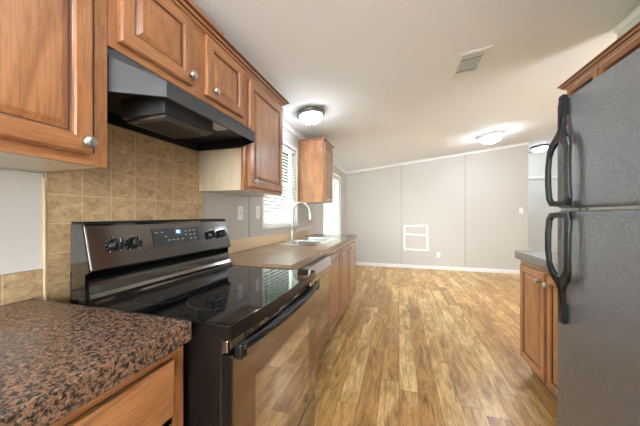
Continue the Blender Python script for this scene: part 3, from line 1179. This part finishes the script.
def fridge_handle(parent, z_join, d):
    """bottle-shaped open handle: a long loop next to the gap, shoulders, then a narrow neck (d +1 up, -1 down)"""
    bm = bmesh.new()
    yc = FY1 - 0.069

    def px(hh):     # stand-off of the loop: bowed
        return FX - 0.012 - 0.018 * max(0.0, 1 - ((hh - 0.12) / 0.19) ** 2)
    outer = [(-0.076, 0.026), (-0.058, 0.0), (0.0, -0.003), (0.058, 0.0), (0.076, 0.026), (0.077, 0.08), (0.076, 0.15), (0.072, 0.21), (0.058, 0.245), (0.030, 0.270), (0.016, 0.290), (0.0125, 0.32), (0.0125, 0.415),
             (-0.0125, 0.415), (-0.0125, 0.32), (-0.016, 0.290), (-0.030, 0.270), (-0.058, 0.245), (-0.072, 0.21), (-0.076, 0.15), (-0.077, 0.08)]
    inner = [(-0.048, 0.032), (-0.038, 0.020), (0.0, 0.018), (0.038, 0.020), (0.048, 0.032), (0.049, 0.08), (0.049, 0.14), (0.047, 0.19), (0.036, 0.215), (0.016, 0.232), (0.008, 0.236), (0.004, 0.237), (0.001, 0.237),
             (-0.001, 0.237), (-0.004, 0.237), (-0.008, 0.236), (-0.016, 0.232), (-0.036, 0.215), (-0.047, 0.19), (-0.049, 0.14), (-0.049, 0.08)]
    n = len(outer)
    th = 0.013
    O1, I1, O0, I0 = [], [], [], []
    for (a, h1), (c, h2) in zip(outer, inner):
        O1.append(bm.verts.new((px(h1) - th / 2, yc + a, z_join + d * h1)))
        I1.append(bm.verts.new((px(h2) - th / 2, yc + c, z_join + d * h2)))
        O0.append(bm.verts.new((px(h1) + th / 2, yc + a, z_join + d * h1)))
        I0.append(bm.verts.new((px(h2) + th / 2, yc + c, z_join + d * h2)))
    for i in range(n):
        j = (i + 1) % n
        bm.faces.new((O1[i], O1[j], I1[j], I1[i]))
        bm.faces.new((O0[i], O0[j], I0[j], I0[i]))
        bm.faces.new((O1[i], O1[j], O0[j], O0[i]))
        bm.faces.new((I1[i], I1[j], I0[j], I0[i]))
    bmesh.ops.recalc_face_normals(bm, faces=bm.faces[:])
    es = [e for e in bm.edges if len(e.link_faces) == 2 and e.calc_face_angle(0) > 1.0]
    bmesh.ops.bevel(bm, geom=es, offset=0.004, segments=2, profile=0.5, affect='EDGES')
    for hh0, hh1, hw in ((-0.002, 0.016, 0.055), (0.34, 0.413, 0.010)):
        za, zb_ = sorted((z_join + d * hh0, z_join + d * hh1))
        box(bm, (FX - 0.011, yc - hw, za), (FX - 0.0004, yc + hw, zb_), 0.002)
    o = mesh('handle', bm, 'handle', parent)
    o['label'] = 'black bottle shaped open door handle'
    return o


fridge_handle(fz, 1.254, 1)
fridge_handle(fd, 1.228, -1)

# upper cabinets over the refrigerator
cabinet('wall_cabinet', 'long cherry wood upper cabinet above the black refrigerator', (XR - 0.002, 2.062, 1.74), 1.80, UD, 0.405,
        [(0.05, 0.60, 0.02, 0.30, 0.56, 0.05), (0.615, 1.185, 0.02, 0.30, 0.65, 0.05), (1.20, 1.77, 0.02, 0.30, 1.235, 0.05)], rz=PI)
cabinet('wall_cabinet', 'narrow cherry wood upper cabinet past the refrigerator, beside the dark gap under the molding', (XR - 0.002, 2.385, 1.40), 0.308, UD, 0.745,
        [(0.03, 0.278, 0.025, 0.64, 0.06, 0.05)], rz=PI)
crown('crown_molding', 'long stepped cherry wood crown molding above the refrigerator on the right', XR - UD - 0.002, 0.26, 2.385, 2.147, 2.185, sgn=-1, proj=0.04)


# ------------------------------------------------------------------ lamps, vent, plates
SL = math.atan(0.115)


def lamp(label, x, y, rad, ring, finial=True, group='flush dome ceiling lights', glow='lamp'):
    r = thing('ceiling_light', label, 'ceiling light', (x, y, ceil_z(x) - 0.003), 0, group)
    r.rotation_euler = (0, -SL, 0)
    b = bmesh.new()
    lathe(b, [(rad * 0.94, 0), (rad, -0.006), (rad, -0.030), (rad * 0.94, -0.044), (rad * 0.84, -0.048), (rad * 0.80, -0.046)], seg=40)
    mesh('base_ring', b, ring, r)
    b = bmesh.new()
    prof = []
    for k in range(11):
        a = PI / 2 * k / 10
        prof.append((rad * 0.80 * math.cos(a) if k < 10 else 0, -0.0485 - rad * 0.50 * math.sin(a)))
    lathe(b, prof, seg=40)
    o = mesh('glass_dome', b, glow, r)
    o['label'] = 'glowing frosted glass dome'
    if finial:
        b = bmesh.new()
        z = -0.0485 - rad * 0.50
        lathe(b, [(0.012, z), (0.014, z - 0.006), (0.009, z - 0.014), (0.005, z - 0.022), (0, z - 0.026)], seg=16)
        mesh('finial', b, ring, r)
    return r


lamp('nickel ringed dome ceiling light with finial above the small cabinet', -0.905, 2.66, 0.15, 'dark_nickel', glow='lamp_sink')
lamp('glowing white dome ceiling light in the middle of the sloped ceiling', 1.50, 5.15, 0.20, 'white_trim', False)
lamp('dome ceiling light partly hidden beyond the far wall end', 3.02, 7.08, 0.17, 'dark_nickel', False, glow='lamp_hall')
lamp('unseen dome light added to brighten the kitchen aisle beside the refrigerator', 0.30, 0.5, 0.17, 'dark_nickel', True)  # lamp added out of view to light the kitchen

r = thing('ceiling_vent', 'square white and grey slotted air vent in the ceiling', 'air vent', (0.56, 2.46, ceil_z(0.56) - 0.001), 0)
r.rotation_euler = (0, -SL, 0)
b = bmesh.new()
vx, vy = 0.115, 0.19
box(b, (-vx, -vy, -0.010), (-vx + 0.035, vy, -0.001), 0.003)
box(b, (vx - 0.035, -vy, -0.010), (vx, vy, -0.001), 0.003)
box(b, (-vx + 0.035, -vy, -0.010), (vx - 0.035, -vy + 0.04, -0.001), 0.003)
box(b, (-vx + 0.035, vy - 0.04, -0.010), (vx - 0.035, vy, -0.001), 0.003)
mesh('frame', b, 'white_trim', r)
mesh('duct_backing', box(bmesh.new(), (-vx + 0.03, -vy + 0.03, -0.003), (vx - 0.03, vy - 0.03, -0.0005)), 'vent_back', r)
b = bmesh.new()
for k in range(6):
    yy = -vy + 0.122 + k * 0.029
    box(b, (-vx + 0.036, yy, -0.009), (vx - 0.036, yy + 0.012, -0.004))
for k in range(3):
    yy = -vy + 0.05 + k * 0.02
    box(b, (-vx + 0.036, yy, -0.009), (vx - 0.036, yy + 0.010, -0.004))
for k in range(3):
    yy = vy - 0.055 + k * -0.016 + 0.006
box(b, (-vx + 0.036, vy - 0.075, -0.009), (vx - 0.036, vy - 0.058, -0.004))
mesh('louvers', b, 'grille', r)


def plate(name, label, cat, loc, facing, kind='outlet', w=0.072, h=0.116, group=None):
    """facing 'x' (left wall) or 'y' (far wall)"""
    r = thing(name, label, cat, loc, 0 if facing == 'x' else -PI / 2, group)
    mesh('cover_plate', box(bmesh.new(), (0.001, -w / 2, -h / 2), (0.006, w / 2, h / 2), 0.002), 'plate', r)
    if kind == 'outlet':
        for dz in (0.021, -0.021):
            o = mesh('receptacle', box(bmesh.new(), (0.0061, -0.016, dz - 0.014), (0.0085, 0.016, dz + 0.014), 0.002), 'plate', r)
            b = bmesh.new()
            box(b, (0.0086, -0.008, dz - 0.005), (0.0089, -0.006, dz + 0.006))
            box(b, (0.0086, 0.006, dz - 0.005), (0.0089, 0.008, dz + 0.006))
            box(b, (0.0086, -0.002, dz - 0.011), (0.0089, 0.002, dz - 0.007))
            mesh('slot', b, 'dark_slot', o)
    else:
        mesh('toggle', box(bmesh.new(), (0.0061, -0.006, -0.012), (0.016, 0.006, 0.012), 0.002), 'plate', r)
    return r


plate('light_switch', 'white wall plate under the tall cabinet, nearer of the two by the backsplash', 'light switch', (XW, 1.893, 1.235), 'x', 'switch')
plate('wall_outlet', 'white outlet plate between the wall seam and the sink window', 'outlet', (XW, 2.175, 1.245), 'x')
plate('wall_outlet', 'white outlet plate low on the far grey wall', 'outlet', (0.848, YF, 0.325), 'y')
plate('light_switch', 'white light switch near the right end of the far wall', 'light switch', (2.42, YF, 1.31), 'y', 'switch')

# white patch outline on the far wall: a ladder of hand-laid strips
r = thing('patch_outline', 'white rectangular patch outline with a cross strip on the far grey wall', 'wall patch', (0.37, YF - 0.001, 0.69))
def strip(p, q, w):
    bm = bmesh.new()
    n = 14
    p, q = Vector(p), Vector(q)
    d = (q - p).normalized()
    s = Vector((-d.y, d.x))
    A, B, A2, B2 = [], [], [], []
    sd = random.random() * 50
    for i in range(n + 1):
        c = p.lerp(q, i / n) + s * 0.012 * noise.noise(Vector((sd, i * 0.4, 0)))
        ww = w * (1 + 0.25 * noise.noise(Vector((sd + 9, i * 0.7, 0)))) / 2
        for L, sg, y in ((A, 1, 0), (B, -1, 0), (A2, 1, -0.002), (B2, -1, -0.002)):
            L.append(bm.verts.new((c.x + s.x * ww * sg, y, c.y + s.y * ww * sg)))
    for i in range(n):
        for (L, K) in ((A, B), (A2, B2), (A, A2), (B, B2)):
            bm.faces.new((L[i], L[i + 1], K[i + 1], K[i]))
    bm.faces.new((A[0], B[0], B2[0], A2[0]))
    bm.faces.new((A[-1], B[-1], B2[-1], A2[-1]))
    return bm
for p, q in (((-0.25, -0.27), (-0.25, 0.29)), ((0.25, -0.28), (0.24, 0.30)), ((-0.25, 0.28), (0.24, 0.29)), ((-0.27, 0.09), (0.25, 0.07)), ((-0.25, -0.265), (0.26, -0.27))):
    mesh('strip', strip(p, q, 0.042), 'tape', r)
